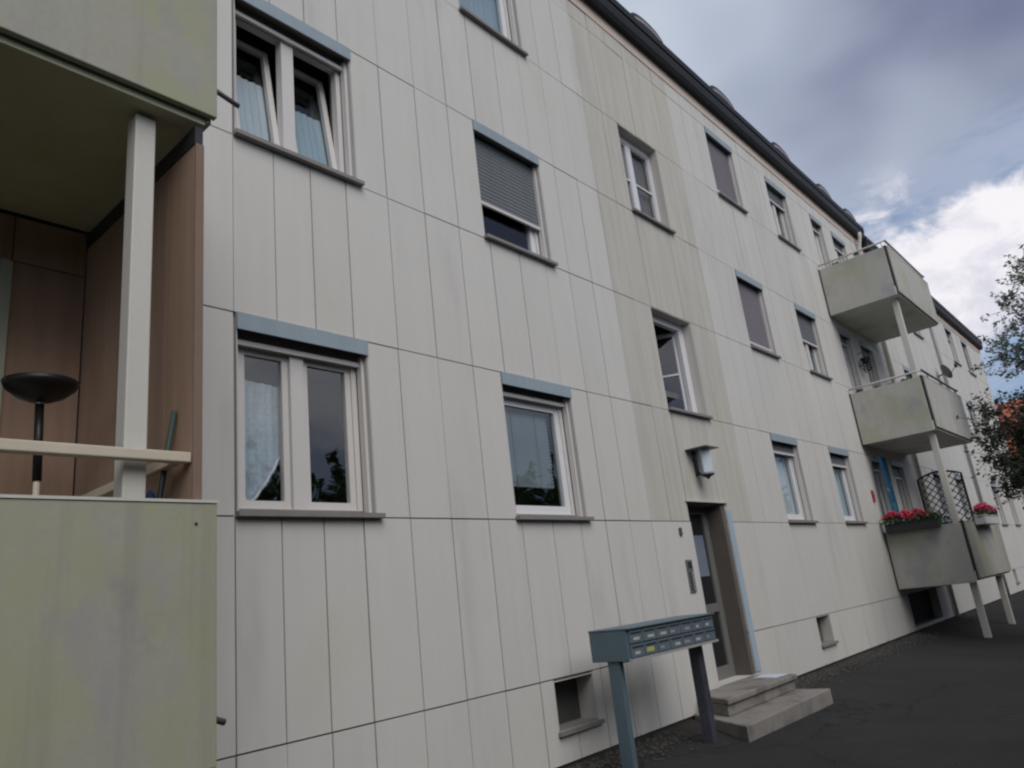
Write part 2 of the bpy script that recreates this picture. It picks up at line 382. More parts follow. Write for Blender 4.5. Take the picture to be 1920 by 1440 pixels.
for i in range(70):
    x = rw.uniform(1.7, 24); y = -abs(rw.gauss(0, .10))-.012
    if 6.8 < x < 9.1: continue
    for k in range(rw.randint(4, 10)):
        a = rw.random()*6.28; h = rw.uniform(.03, .10); dx, dy = math.cos(a)*h*.6, -abs(math.sin(a))*h*.6
        z = gz(x, y); w_ = .004
        g.face([(x-w_, y, z), (x+w_, y, z), (x+dx*.6+w_*.6, y+dy*.6, z+h*.7), (x+dx, y+dy, z+h), (x+dx*.6-w_*.6, y+dy*.6, z+h*.7)])
lt = MB()
for i in range(260):
    x = rw.uniform(2, 22); y = -abs(rw.gauss(.2, 1.3))-.03
    if 6.8 < x < 9.2 and y > -1: continue
    a = rw.random()*6.28; r_ = rw.uniform(.010, .022); z = gz(x, y)+.006
    lt.face([(x+r_*math.cos(a), y+r_*math.sin(a), z), (x-.5*r_*math.sin(a), y+.5*r_*math.cos(a), z+.004), (x-r_*math.cos(a), y-r_*math.sin(a), z+.002), (x+.5*r_*math.sin(a), y-.5*r_*math.cos(a), z+.005)])
tag(lt.obj('leaf_litter', mat('dry_leaf', (.085, .065, .042), .9, var=.5, scale=9)), 'tiny dry leaves scattered over the asphalt', kind='stuff')
tag(g.obj('weeds', 'plant'), 'sparse small weeds growing along the foot of the wall', kind='stuff')

# ------------------------------------------------------------------ the building
bld = thing('apartment_building', (0, 0, 0), 'long cream panel-clad apartment block with olive balconies and rows of windows', 'building')
P_, A, B, Cc, D, E_, F = .70, 2.055, 3.42, 4.805, 6.168, 7.555, 8.90
TOP = 9.38
openings = []   # x0,x1,z0,z1
W1, W2, W3, W4 = (2.385, 3.475), (5.01, 6.07), (11.1, 12.14), (13.6, 14.64)
rows = [(A, B), (Cc, D), (E_, F)]
win_specs = []
def addwin(x0, x1, z0, z1, **kw):
    openings.append((x0, x1, z0, z1)); win_specs.append((x0, x1, z0, z1, kw))
# ground floor
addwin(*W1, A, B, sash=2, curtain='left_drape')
addwin(*W2, A, B, sash=1, curtain='blind')
addwin(*W3, A, B, sash=1, curtain='net', shutter=.10)
addwin(*W4, A, B, sash=1, curtain='blue', shutter=.12)
# first floor
addwin(*W1, Cc, D, sash=2, tilt=True, curtain='half')
addwin(*W2, Cc, D, sash=1, shutter=.62)
addwin(*W3, Cc, D, sash=1, shutter=.86, shmat='shutter_mauve')
addwin(*W4, Cc, D, sash=2, shutter=.42, curtain='blue')
# second floor
addwin(*W1, E_, F, sash=2, curtain='half')
addwin(*W2, E_, F, sash=1, shutter=.0, curtain='net_blue')
addwin(*W3, E_, F, sash=1, shutter=.84, shmat='shutter_mauve')
addwin(*W4, E_, F, sash=2, shutter=.22, curtain='net')
# staircase windows between the floors
addwin(8.08, 9.12, B, Cc, plain=True, open=True)
addwin(8.05, 9.09, D, E_, plain=True, sash=2, curtain='brown')
# balcony windows and doors
for z0, z1 in rows:
    addwin(16.0, 16.7, z0-.95, z1, sash=1, door=True, shutter=.05)
    addwin(17.35, 18.3, z0, z1, sash=2, shutter=.15, curtain='net')
# far part
for fx in (20.9, 23.3, 28.4, 30.9):
    for k, (z0, z1) in enumerate(rows):
        addwin(fx, fx+1.0, z0, z1, sash=1, shutter=(.2, .5, .8)[(k+int(fx)) % 3], curtain='net', simple=True)
# left balcony door (mostly out of the picture)
for z0, z1 in rows[:2]:
    addwin(-.4, 1.075, z0-.95, z1-.0, sash=2, door=True, balc=True)
DOOR = (8.13, 9.10, .225, 2.285); openings.append(DOOR)
cellars = [(5.25, 5.82, .29, P_-.015), (11.35, 11.9, .31, P_-.005), (16.2, 18.4, .10, .72), (27.9, 28.4, .3, P_-.005)]
openings += cellars
# masonry behind the cladding
rects = [(-6, 34.6, -.3, TOP)]
for h in openings: rects = subtract(rects, h)
m = MB()
for x0, x1, z0, z1 in rects: m.box(x0, x1, .03, .32, z0, z1)
m.box(-6, -5.7, .32, 10, -.3, TOP); m.box(34.3, 34.6, .32, 10, -.3, TOP); m.box(-6, 34.6, 9.7, 10, -.3, TOP)
m.prism([(0.03, TOP), (10, TOP), (5, TOP+3.4)], 0, 34.3, 34.6); m.prism([(0.03, TOP), (10, TOP), (5, TOP+3.4)], 0, -6, -5.7)
m.obj('wall', 'plaster', bld)
m = MB()
for h in openings: pass
rects = [(-6, 34.6, -.05, TOP)]
for h in openings: rects = subtract(rects, (h[0]-.012, h[1]+.012, h[2]-.012, h[3]+.012))
for x0, x1, z0, z1 in rects: m.box(x0, x1, .022, .0299, z0, z1)
m.obj('joint_backing', 'backing', bld)
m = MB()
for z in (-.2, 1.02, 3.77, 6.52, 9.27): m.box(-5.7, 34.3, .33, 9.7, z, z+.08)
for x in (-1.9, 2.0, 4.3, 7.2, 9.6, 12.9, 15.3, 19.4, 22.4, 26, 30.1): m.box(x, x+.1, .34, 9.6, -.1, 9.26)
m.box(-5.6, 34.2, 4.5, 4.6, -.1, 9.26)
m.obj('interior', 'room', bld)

# cladding panels
seams = [-6+.434*i for i in range(18)] + [1.86, 2.37, 2.695, 3.017, 3.352, 3.79, 4.22, 4.65, 5.075, 5.51, 5.945, 6.37, 6.81, 7.25]
while seams[-1] < 34.4: seams.append(seams[-1]+.4325)
seams[-1] = 34.6
zrows = [(.034, P_), (P_, A), (A, B), (B, Cc), (Cc, D), (D, E_), (E_, F), (F, TOP-.005)]
wide = [7.25, 9.845, 11.23, 13.4, 15.6, 19.3, 23.6, 27.9, 31.2, 34.6]
pr = random.Random(11); far = MB(); npan = 0
for ri, (z0, z1) in enumerate(zrows):
    if ri < 2: cols = [s_ for s_ in seams if s_ < 7.2] + wide
    else: cols = seams
    for x0, x1 in zip(cols, cols[1:]):
        gap = .0050 if x0 < 7 else .0032
        if pr.random() < .25: gap *= .55
        gz_ = .0052 if x0 < 7.3 else .004
        rr = [(x0+gap+pr.uniform(-.0012, .0012), x1-gap+pr.uniform(-.0012, .0012), z0+gz_+pr.uniform(-.001, .001), z1-gz_+pr.uniform(-.001, .001))]
        for h in openings: rr = subtract(rr, h)
        if not rr: continue
        dy = pr.uniform(-.0025, .0025)
        dark = ri >= 2 and 7.2 < x0 < 9.8
        if 1.8 < x0 and x1 < 15.7:
            for a, b_, c, d in rr:
                MB().box(a, b_, dy, .0215, c, d).obj('facade_panel', 'panel_dark' if dark else 'panel', bld); npan += 1
        elif x0 < 1.5 and x1 > -1.75 and ri in (1, 2, 3): continue
        else:
            for a, b_, c, d in rr: far.box(a, b_, dy, .0215, c, d)
o = far.obj('far_cladding', 'panel', bld); o['kind'] = 'stuff'
print('panels', npan)

# windows
def sash(parent, x0, x1, z0, z1, y, fm, tilt=0, swing=None, bars=0, fw=.05):
    rot = None
    if tilt:
        piv = Vector((0, y, z0)); rot = Matrix.Translation(piv) @ Matrix.Rotation(-math.radians(tilt), 4, 'X') @ Matrix.Translation(-piv)
    if swing:
        piv = Vector((x1, y, 0)) if swing > 0 else Vector((x0, y, 0))
        rot = Matrix.Translation(piv) @ Matrix.Rotation(-math.radians(swing), 4, 'Z') @ Matrix.Translation(-piv)
    s_ = MB(); t = .045
    s_.box(x0, x0+fw, y-t, y, z0, z1, rot=rot); s_.box(x1-fw, x1, y-t, y, z0, z1, rot=rot)
    s_.box(x0+fw, x1-fw, y-t+.002, y, z0, z0+fw, rot=rot); s_.box(x0+fw, x1-fw, y-t+.002, y, z1-fw, z1, rot=rot)
    for k in range(bars):
        zz = z0+(z1-z0)*(k+1)/(bars+1); s_.box(x0+fw, x1-fw, y-t+.004, y-.004, zz-.013, zz+.013, rot=rot)
    s_.obj('sash', fm, parent)
    p = MB()
    q = [(x0+fw-.004, y-.022, z0+fw-.004), (x1-fw+.004, y-.022, z0+fw-.004), (x1-fw+.004, y-.022, z1-fw+.004), (x0+fw-.004, y-.022, z1-fw+.004)]
    if rot is not None: q = [tuple(rot @ Vector(v)) for v in q]
    p.face(q).obj('pane', 'glass', parent)
def wavy(x0, x1, z0, z1, y, amp=.012, per=.09, nx=None):
    m_ = MB(); nx = nx or max(8, int((x1-x0)/.02)); rr = random.Random(int(x0*100)); ph = rr.random()*6
    for k in range(nx+1):
        x = x0+(x1-x0)*k/nx; yy = y+amp*math.sin(6.283*x/per+ph)+amp*.5*math.sin(6.283*x/(per*2.7)+ph*2)
        m_.v += [(x, yy, z0), (x, yy+.004, z1)]
    for k in range(nx): m_.f.append((2*k, 2*k+2, 2*k+3, 2*k+1)); m_.mi.append(0)
    return m_
for x0, x1, z0, z1, kw in win_specs:
    plain = kw.get('plain'); door = kw.get('door'); sh = kw.get('shutter', 0); ns = kw.get('sash', 1)
    fm = 'white_frame' if plain else 'frame'
    yf = .19 if plain else .175
    zt = z1-.005 if plain else z1-.155
    zb = z0+.045
    fr = MB()                                     # the fixed outer frame
    j = .045
    xl, xr = (x0+.012, x1-.012) if plain else (x0+.035, x1-.035)
    fr.box(xl, xl+j, yf-.06, yf+.01, zb, zt); fr.box(xr-j, xr, yf-.06, yf+.01, zb, zt)
    fr.box(xl+j, xr-j, yf-.058, yf+.01, zt-(.10 if plain else .03), zt); fr.box(xl+j, xr-j, yf-.058, yf+.01, zb, zb+.03)
    wn = fr.obj('window', fm, bld)
    ia, ib, ic, id_ = xl+j, xr-j, zb+.03, zt-(.10 if plain else .03)
    lin = MB()                                    # reveal lining
    yb = .19 if not plain else .20
    lin.box(x0+.002, x0+.010, .004, yb, z0, z1); lin.box(x1-.010, x1-.002, .004, yb, z0, z1)
    lin.box(x0+.010, x1-.010, .004, yb, z1-.010, z1-.002)
    lin.obj('reveal', 'plaster' if plain else 'reveal', wn)
    sl = MB()
    if not door:
        sl.box(x0+.012, x1-.012, -.004, yf-.06, z0+.002, z0+.030); sl.box(x0-.015, x1+.035, -.055, -.0045, z0-.006, z0+.026)
        if not plain: sl.box(x0+.05, x1-.05, yf-.085, yf-.062, z0+.031, z0+.062)
    else: sl.box(x0+.012, x1-.012, -.02, yf-.06, z0+.002, z0+.03)
    sl.obj('sill', 'sill', wn)
    if not plain:
        rb = MB(); rb.box(x0+.003, x1-.003, -.016, -.004, z1-.118, z1+.002); rb.box(x0+.011, x1-.011, -.0035, .07, z1-.05, z1-.012); rb.obj('roller_box', 'bluebox', wn)
        hd = MB(); hd.box(x0+.0115, x1-.0115, .095, .185, z1-.165, z1-.012); hd.box(x0+.0115, x1-.0115, -.003, .094, z1-.075, z1-.052); hd.obj('box_lining', 'sill', wn)
        for a in (x0+.011, x1-.036):
            MB().box(a, a+.025, .045, .100, z0+.031, z1-.12).obj('guide_rail', 'frame', wn)
        ztop = z1-.118; zs = ztop-(ztop-z0-.03)*sh
        if sh > .03:
            s_ = MB(); pitch = .045; zz = ztop; prof = []
            while zz > zs:
                prof += [(.083, zz), (.074, zz-.5*pitch), (.080, zz-.92*pitch)]; zz -= pitch
            b0 = 0
            for yy, zz2 in prof: s_.v += [(x0+.037, yy, zz2), (x1-.037, yy, zz2)]
            for k in range(len(prof)-1): s_.f.append((2*k, 2*k+2, 2*k+3, 2*k+1)); s_.mi.append(0)
            s_.obj('shutter', kw.get('shmat', 'shutter'), wn)
            zs = zz
        else: zs = ztop-.048
        MB().box(x0+.037, x1-.037, .066, .092, zs-.03, zs+.004).obj('shutter_rail', 'frame', wn)
    if kw.get('open'):
        # left casement swung into the stairwell, right one closed
        xm = (ia+ib)/2
        sash(wn, ia, ib-.16, ic, id_, yf, fm, swing=-0.001, bars=1) if False else None
        sash(wn, ib-.55, ib-.02, ic, id_, yf+.02, fm, swing=62, bars=1)
        MB().box(ib-.075, ib, yf-.055, yf, ic, id_).obj('sash', fm, wn)
    elif ns == 2:
        xm = ia+(ib-ia)*(.42 if plain else .475); hw = .05 if plain else .055
        MB().box(xm-hw, xm+hw, yf-.075 if not plain else yf-.052, yf+.005, zb-.01 if not plain else ic, id_).obj('mullion', fm, wn)
        b = 1 if plain else 0
        t1, t2 = (9, 9) if kw.get('tilt') else (0, 0)
        fw = .02 if plain else .048
        sash(wn, ia+.002, xm-hw-.002, ic+.002, id_-.002, yf, fm, t1, bars=b, fw=fw); sash(wn, xm+hw+.002, ib-.002, ic+.002, id_-.002, yf, fm, t2, bars=b, fw=fw)
    else:
        sash(wn, ia+.002, ib-.002, ic+.002, id_-.002, yf, 'white_frame', fw=.075)
    c = kw.get('curtain'); yc = yf+.035
    if c == 'net': wavy(ia, ib, ic, id_, yc).obj('curtain', 'curtain', wn)
    elif c in ('blue', 'net_blue'): wavy(ia, ib, ic, id_, yc).obj('curtain', 'curtain_blue', wn)
    elif c == 'half':
        xm = (ia+ib)/2; xm = ia+(ib-ia)*.475
        for (a, b2, fr_, cm) in ((ia+.05, xm-.10, .68, 'curtain'), (xm+.10, ib-.05, .60, 'curtain_blue')):
            cu = wavy(a, b2, ic+.03, ic+(id_-ic)*fr_, yf+.012, .006, .06)
            if kw.get('tilt'):
                piv = Vector((0, yf, ic)); R_ = Matrix.Translation(piv) @ Matrix.Rotation(-math.radians(9), 4, 'X') @ Matrix.Translation(-piv)
                cu.v = [tuple(R_ @ Vector(v)) for v in cu.v]
            cu.obj('curtain', cm, wn)
    elif c == 'brown': wavy(ia, ib, ic, id_, yc, .004, .3).obj('curtain', mat('dusty_brown_curtain', (.20, .17, .16), .9, streak=.3), wn)
    elif c == 'blind':
        bl = MB(); z = id_-.01
        while z > ic+.28:
            bl.face([(ia+.03, yc, z), (ib-.10, yc, z), (ib-.10, yc+.022, z-.030), (ia+.03, yc+.022, z-.030)]); z -= .036
        bl.obj('blind', 'blind', wn)
        cd = MB()
        for cx_ in (ia+.24, ib-.30): cd.tube([(cx_, yc-.004, id_-.02), (cx_, yc-.004, ic+.25)], .004, 5)
        cd.obj('blind_cord', 'sill', wn)
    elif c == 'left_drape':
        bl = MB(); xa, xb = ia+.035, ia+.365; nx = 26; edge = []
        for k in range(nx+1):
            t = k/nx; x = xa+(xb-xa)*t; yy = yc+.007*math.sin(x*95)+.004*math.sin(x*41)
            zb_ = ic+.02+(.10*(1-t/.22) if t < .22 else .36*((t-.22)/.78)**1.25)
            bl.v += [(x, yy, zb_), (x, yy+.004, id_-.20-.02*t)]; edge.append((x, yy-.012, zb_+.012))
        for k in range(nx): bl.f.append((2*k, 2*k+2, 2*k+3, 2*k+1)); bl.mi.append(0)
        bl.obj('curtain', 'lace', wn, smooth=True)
        verge = MB(); verge.tube(edge+[(xb, yc-.012, id_-.22)], .011, 6); verge.obj('verge_reflection', 'white_frame', wn, smooth=True)  # white curtain edge standing in for a gable verge reflected in the glass

# cellar windows
for ci, (x0, x1, z0, z1) in enumerate(cellars):
    m = MB(); dp = .18
    m.box(x0-.02, x1+.03, -.04, -.004, z0-.035, z0-.002) if ci != 2 else None
    m.box(x0+.004, x1-.004, .002, .19, z0+.001, z0+.012)
    ow = m.obj('cellar_window', 'sill', bld)
    m = MB(); m.box(x0+.002, x0+.01, .004, .2, z0+.012, z1); m.box(x1-.01, x1-.002, .004, .2, z0+.012, z1); m.box(x0+.01, x1-.01, .004, .2, z1-.01, z1-.002)
    m.obj('reveal', 'plaster', ow)
    m = MB()
    for a in range(int((x1-x0)/.06)+1 if ci else 0):
        xx = x0+.02+a*.06
        if xx < x1-.02: m.box(xx, xx+.008, .150, .158, z0+.012, z1-.01)
    if m.v: m.obj('grille', 'steel_dark', ow)
    MB().face([(x0+.01, .19, z0), (x1-.01, .19, z0), (x1-.01, .19, z1), (x0+.01, .19, z1)]).obj('pane', mat('grey_cellar_glass', (.075, .073, .07), .5, var=.3) if ci == 0 else 'door_glass' if ci == 2 else 'sill', ow)  # opaque backing pane, a dim grey one in the first opening

# entrance door
x0, x1, z0, z1 = DOOR
fr = MB(); y = .25
xr = 9.0
fr.box(x0+.005, x0+.09, y-.03, y+.03, z0, z1-.01); fr.box(8.875, xr, y-.03, y+.03, z0, z1-.01)
fr.box(x0+.09, 8.875, y-.028, y+.03, 2.18, z1-.01); fr.box(x0+.09, 8.875, y-.028, y+.03, .99, 1.09); fr.box(x0+.09, 8.875, y-.028, y+.03, z0, .37)
dr = fr.obj('entrance_door', 'door_frame', bld)
for a, b_ in ((.37, .99), (1.09, 2.18)):
    MB().box(x0+.09, 8.875, y-.004, y+.004, a, b_).obj('pane', 'door_glass', dr)
MB().box(x0+.12, 8.835, y-.010, y-.006, 1.42, 1.92).obj('pane_patch', mat('bluish_patch', (.17, .20, .26), .5, var=.15), dr)  # flat bluish patch on the upper door pane
MB().tube([(8.22, y-.09, 1.0), (8.22, y-.09, 1.55)], .014, 8).obj('handle', 'pipe', dr)
m = MB(); m.box(9.002, 9.094, .01, .30, z0, z1-.012); m.obj('jamb', 'jamb', dr)
m = MB(); m.box(x0+.004, x0+.012, .01, .22, z0, z1-.012); m.box(x0+.012, 9.0, .01, .22, z1-.014, z1-.004); m.obj('reveal', 'jamb', dr)
m = MB(); m.box(9.10, 9.235, -.010, -.0035, z0+.02, z1-.08); m.obj('door_trim', 'paleblue', dr)
m = MB(); m.box(x0-.05, 9.16, -.03, -.004, z1+.004, z1+.022); m.obj('lintel_drip', 'plaster', dr)
m = MB(); m.box(x0+.01, 8.999, -.002, .22, z0-.02, z0-.001); m.obj('threshold', 'step', dr)

# roof, gutter, soffit, dormers, down pipes
def roof_section(xa, xb, dz):
    m = MB(); ov = -.12
    m.prism([(ov+.04, TOP+.30+dz), (ov+.04, TOP+.365+dz), (5, TOP+3.95+dz), (10.2, TOP+.40+dz), (10.2, TOP+.30+dz), (5, TOP+3.8+dz)], 0, xa, xb); m.obj('roof', 'roof', bld)
    m = MB(); m.prism([(ov+.02, TOP+dz), (ov-.02, TOP+.06+dz), (ov-.035, TOP+.16+dz), (ov-.03, TOP+.23+dz), (ov-.05, TOP+.235+dz), (ov-.05, TOP+.36+dz), (ov+.10, TOP+.37+dz), (ov+.10, TOP+dz)], 0, xa, xb)
    m.obj('gutter', 'gutter', bld)
    m = MB(); m.box(xa, xb, ov+.101, .028, TOP-.004+dz, TOP+.02+dz); m.box(xa, xb, .0005, .2, TOP+.021+dz, TOP+.6+dz); m.obj('soffit', 'soffit', bld)
    m = MB(); m.box(xa, xb, -.012, -.0035, TOP-.20+dz, TOP-.006+dz); m.obj('frieze_board', 'soffit', bld)
roof_section(-6, 19.9, 0)
roof_section(19.9, 34.9, -.22)
for i, dx in enumerate([6.65, 9.30, 11.90, 14.60, 17.15, 19.0]):
    wd = .52; z0 = TOP+.35; m = MB(); arc = []
    for k in range(13):
        t = math.pi*k/12; arc.append((dx+.05-wd*math.cos(t), z0-.06+.30*math.sin(t)**.6))
    poly = arc
    # front skin of the eyebrow dormer, its dark hood and pale trim band
    m.prism(poly, 1, -.13, .75); dm = m.obj('dormer', 'roof', bld)
    m = MB(); arc2 = [(dx+.05-(wd-.07)*math.cos(math.pi*k/12), z0-.06+.235*math.sin(math.pi*k/12)**.6) for k in range(13)]
    m.prism(arc2, 1, -.138, -.131); m.obj('trim_band', 'dormer_band', dm)
    m = MB(); arc3 = [(dx+.05-(wd-.13)*math.cos(math.pi*k/12), z0-.06+.17*math.sin(math.pi*k/12)**.6) for k in range(13)]
    m.prism(arc3, 1, -.143, -.139); m.obj('pane', 'door_glass', dm)
for x, mm, zt in ((19.35, 'cream_paint', TOP+.05), (25.8, 'pipe', TOP-.15)):
    m = MB(); m.tube([(x, -.16, zt), (x, -.15, zt-.12), (x, -.06, zt-.42), (x, -.06, zt-.7), (x, -.06, .02)], .045, 10); m.obj('downpipe', mm, bld, smooth=True)

# balconies
def balcony(xa, xb, z0, left=False, rails=True, right_pipe='pipe_dark', sidepan=True):
    m = MB(); m.box(xa+.032, xb-.042, -1.342, -.003, z0-.035, z0+.13)
    bal = m.obj('balcony', 'concrete_green' if left else 'concrete', bld)
    z1 = z0+1.0
    m = MB(); m.box(xa+.075, xb, -1.385, -1.35, z0, z1); m.obj('front_panel', 'balcony_left' if left else 'balcony', bal, bevel=.006)
    m = MB(); m.box(xa+.075, xb+.004, -1.390, -1.345, z1+.0005, z1+.012); m.obj('cap_strip', 'cream_paint' if left else 'balcony', bal)
    for bx_ in (xb-.09,):
        for bz_ in (z1-.085,): MB().lathe((0, 0, 0), [(0, .005), (.006, .003), (.007, 0)], 8).at((bx_, -1.3855, bz_)).obj('bolt', 'steel_dark', bal)
    if sidepan:
        m = MB(); m.box(xa, xa+.03, -1.325, -.03, z0-.06, z1-.01); m.obj('side_panel', 'balcony', bal, bevel=.006)
    m = MB(); m.box(xb-.04, xb-.01, -1.345, -.03, z0-.02, z1-.01); m.obj('side_panel', 'balcony', bal, bevel=.006)
    m = MB(); up_ = .05 if z0 > 2 else 0.; ln_ = .16 if z0 > 2 else .075; m.tube([(xb-.05, -1.30, z0+.20+up_), (xb+ln_, -1.30, z0+.145+up_)], .013, 8); m.obj('drain_spout', 'pipe_dark', bal, smooth=True)
    if sidepan:
        m = MB(); m.box(xa+.033, xa+.068, -1.365, -1.30, z0-.03, z1+.02); m.obj('corner_post', 'steel_dark', bal)
        m = MB(); m.box(xa+.003, xa+.02, -.028, -.006, z0-.05, z1); m.obj('wall_bracket', 'steel_dark', bal)
    if rails:
        zr = z1+.11
        m = MB(); m.tube([(xa+.01, -.02, zr-.03), (xa+.01, -.6, zr-.02), (xa+.01, -1.25, zr-.01), (xa+.03, -1.37, zr+.01)], .02, 8)
        for y in (-.45, -.9, -1.3): m.tube([(xa+.015, y, z1-.2), (xa+.012, y, zr-.02)], .011, 6)
        m.obj('handrail', 'cream_paint', bal, smooth=True)
        m = MB(); m.tube([(xa+.03, -1.37, zr+.01), (xa+.3, -1.37, zr+.01), (xb-.3, -1.37, zr)], .024, 8)
        for x in (xa+.5, (xa+xb)/2, xb-.4): m.tube([(x, -1.365, z1-.2), (x, -1.368, zr)], .012, 6)
        m.lathe((xb-.3, -1.37, zr-.035), [(0, 0), (.035, .012), (.04, .035), (.03, .06), (0, .07)], 10)
        m.obj('handrail', right_pipe, bal, smooth=True)
    return bal
RX0, RX1 = 15.62, 18.9
balcony(RX0, RX1, .885, rails=False)
balcony(RX0, RX1, 3.655)
balcony(RX0, RX1, 6.41, right_pipe='balcony')
for x in (15.98, 18.45):
    m = MB(); 
    for za, zb in ((-.16, .845), (1.02, 3.615), (3.79, 6.37)) if x < 17 else ((-.16, .845),): m.box(x-.055, x+.055, -1.25, -1.14, za, zb)
    m.obj('balcony_post', 'cream_paint', bld, bevel=.008)
# left balcony stack
balcony(-1.7, 1.535, .877, left=True, rails=False)
balcony(-1.7, 1.535, 3.752, left=True, rails=False)
m = MB(); m.box(1.205, 1.297, -1.262, -1.17, 1.01, 3.695); m.obj('balcony_post', 'cream_paint', bld, bevel=.006)
m = MB(); m.box(-1.6, 1.448, -1.335, -1.285, 2.055, 2.098); m.obj('handrail', 'rail_wood', bld, bevel=.005)
m = MB(); m.box(1.385, 1.425, -1.284, -.10, 2.052, 2.096); m.obj('handrail', 'rail_wood', bld, bevel=.005)
# brown boards lining the left balcony
def boards(name, specs):
    for b_ in specs:
        o = MB().box(*b_).obj(name, 'brown', bld)
sp_ = []
ys = [-1.335, -1.06, -.70, -.36, -.012]
for a, b_ in zip(ys, ys[1:]): sp_.append((1.452, 1.476, a+.003, b_-.003, 1.012, 3.60))
xsb = [-1.7, -1.2, -.42]
for a, b_ in zip(xsb, xsb[1:]): sp_.append((a+.003, b_-.003, -.010, .021, 1.012, 3.68))
sp_.append((1.085, 1.445, -.010, .021, 1.012, 3.417)); sp_.append((1.085, 1.445, -.010, .021, 3.424, 3.69))
sp_.append((.3, 1.079, -.010, .021, 3.424, 3.69)); sp_.append((-.42, .296, -.010, .021, 3.424, 3.69))
boards('brown_board', sp_)
m = MB(); m.box(1.447, 1.485, -1.34, -.002, 3.602, 3.694); m.obj('gap_shade', 'steel_dark', bld)  # dark strip standing in for the shadow gap above the screen
m = MB(); m.box(1.450, 1.490, -1.343, -1.3355, 1.012, 3.60); m.obj('edge_shade', mat('shaded_brown_edge', (.21, .145, .11), .7, var=.15), bld)  # strip painted darker to hold down the light on the board ends
m = MB(); m.box(1.4765, 1.486, -1.334, -.02, 1.012, 3.60); m.obj('screen_back', 'brown', bld)
m = MB(); m.box(1.03, 1.083, -.03, -.011, 1.02, 3.41); m.obj('door_casing', mat('pale_green_casing', (.40, .43, .34), .6), bld)

# ------------------------------------------------------------------ entrance steps
st = thing('entrance_steps', (8.0, -.4, 0), 'two worn concrete steps below the entrance door', 'steps')
m = MB(); m.prism([(6.86, -.875), (9.04, -.875), (9.06, -.004), (7.46, -.004)], 2, -.2, .055); m.obj('lower_step', 'step', st, bevel=.012)
m = MB(); m.prism([(7.28, -.50), (8.99, -.50), (8.99, -.004), (7.62, -.004)], 2, .056, .165); m.obj('riser', 'step', st, bevel=.01)
m = MB(); m.prism([(7.25, -.53), (9.02, -.53), (9.02, -.005), (7.60, -.005)], 2, .166, .222); m.obj('upper_step', 'step', st, bevel=.012)
pp = MB(); pp.prism([(8.70, -.40), (8.98, -.44), (9.0, -.14), (8.74, -.12)], 2, .2225, .229)
tag(pp.obj('paper_sheet', 'paper'), 'pale bluish sheet of paper lying on the right end of the upper step', 'paper')

# ------------------------------------------------------------------ mailbox stand
mb = thing('mailbox_stand', (6.0, -.61, -.06), 'blue grey steel bank of letterboxes on two posts beside the entrance', 'mailboxes')
MX0, MX1, MY0, MY1, MZ0, MZ1 = 5.275, 6.755, -.80, -.415, .815, 1.050
m = MB(); m.box(MX0, MX1, MY0+.02, MY1, MZ0, MZ1); m.box(MX0-.004, MX1+.004, MY0-.012, MY1+.004, MZ1+.0005, MZ1+.014); m.obj('body', 'steel_blue', mb, bevel=.004)
m = MB(); m.box(MX0, MX1, MY0-.006, MY0+.0195, MZ0-.008, MZ0+.012); m.obj('lower_lip', 'pipe', mb)
labs = [['label_white', 'label_white', 'label_white', 'label_dim', 'label_dim', 'label_white', 'label_white'], ['label_white', 'label_yellow', 'label_dim', 'label_white', 'label_dim', 'label_white', 'label_dim']]
nc_ = 7; cw = (MX1-MX0-.04)/nc_; rh = (MZ1-MZ0-.02)/2
lr = random.Random(5)
for r_ in range(2):
    for c in range(nc_):
        xa = MX0+.02+c*cw+.006; xb = xa+cw-.012; zb = MZ0+.014+(1-r_)*rh+.004; zt = zb+rh-.010
        d = MB(); d.box(xa, xb, MY0+.004, MY0+.0195, zb, zt); do = d.obj('letterbox_door', 'steel_front', mb, bevel=.003)
        MB().box(xa+.015, xb-.015, MY0+.001, MY0+.0039, zt-.026, zt-.012).obj('slot', 'steel_dark', do)
        lx = xa+lr.uniform(.02, .07); ww = lr.uniform(.04, .10) if labs[r_][c] != 'label_yellow' else .11
        MB().box(lx, lx+ww, MY0+.0008, MY0+.0039, zb+.022, zb+.022+(.022 if labs[r_][c] != 'label_yellow' else .034)).obj('name_label', labs[r_][c], do)
m = MB(); m.box(5.295, 5.355, -.665, -.55, -.10, MZ0-.001); m.obj('post', 'steel_blue', mb, bevel=.004)
m = MB(); m.box(6.60, 6.70, -.655, -.64, -.10, MZ0-.001); m.box(6.60, 6.70, -.575, -.56, -.10, MZ0-.001); m.box(6.685, 6.70, -.64, -.575, -.10, MZ0-.001); m.box(6.60, 6.612, -.64, -.575, -.1, MZ0-.001)
m.obj('post', mat('dark_painted_post', (.042, .048, .056), .5, var=.2, stain=[((.085, .075, .115), 2.5, (1, 1, .8), .52, .66, .6)]), mb)
m = MB(); m.lathe((6.65, -.61, -.075), [(0, .03), (.12, .028), (.17, .012), (.18, -.03)], 14); m.obj('footing', 'dirt', mb)

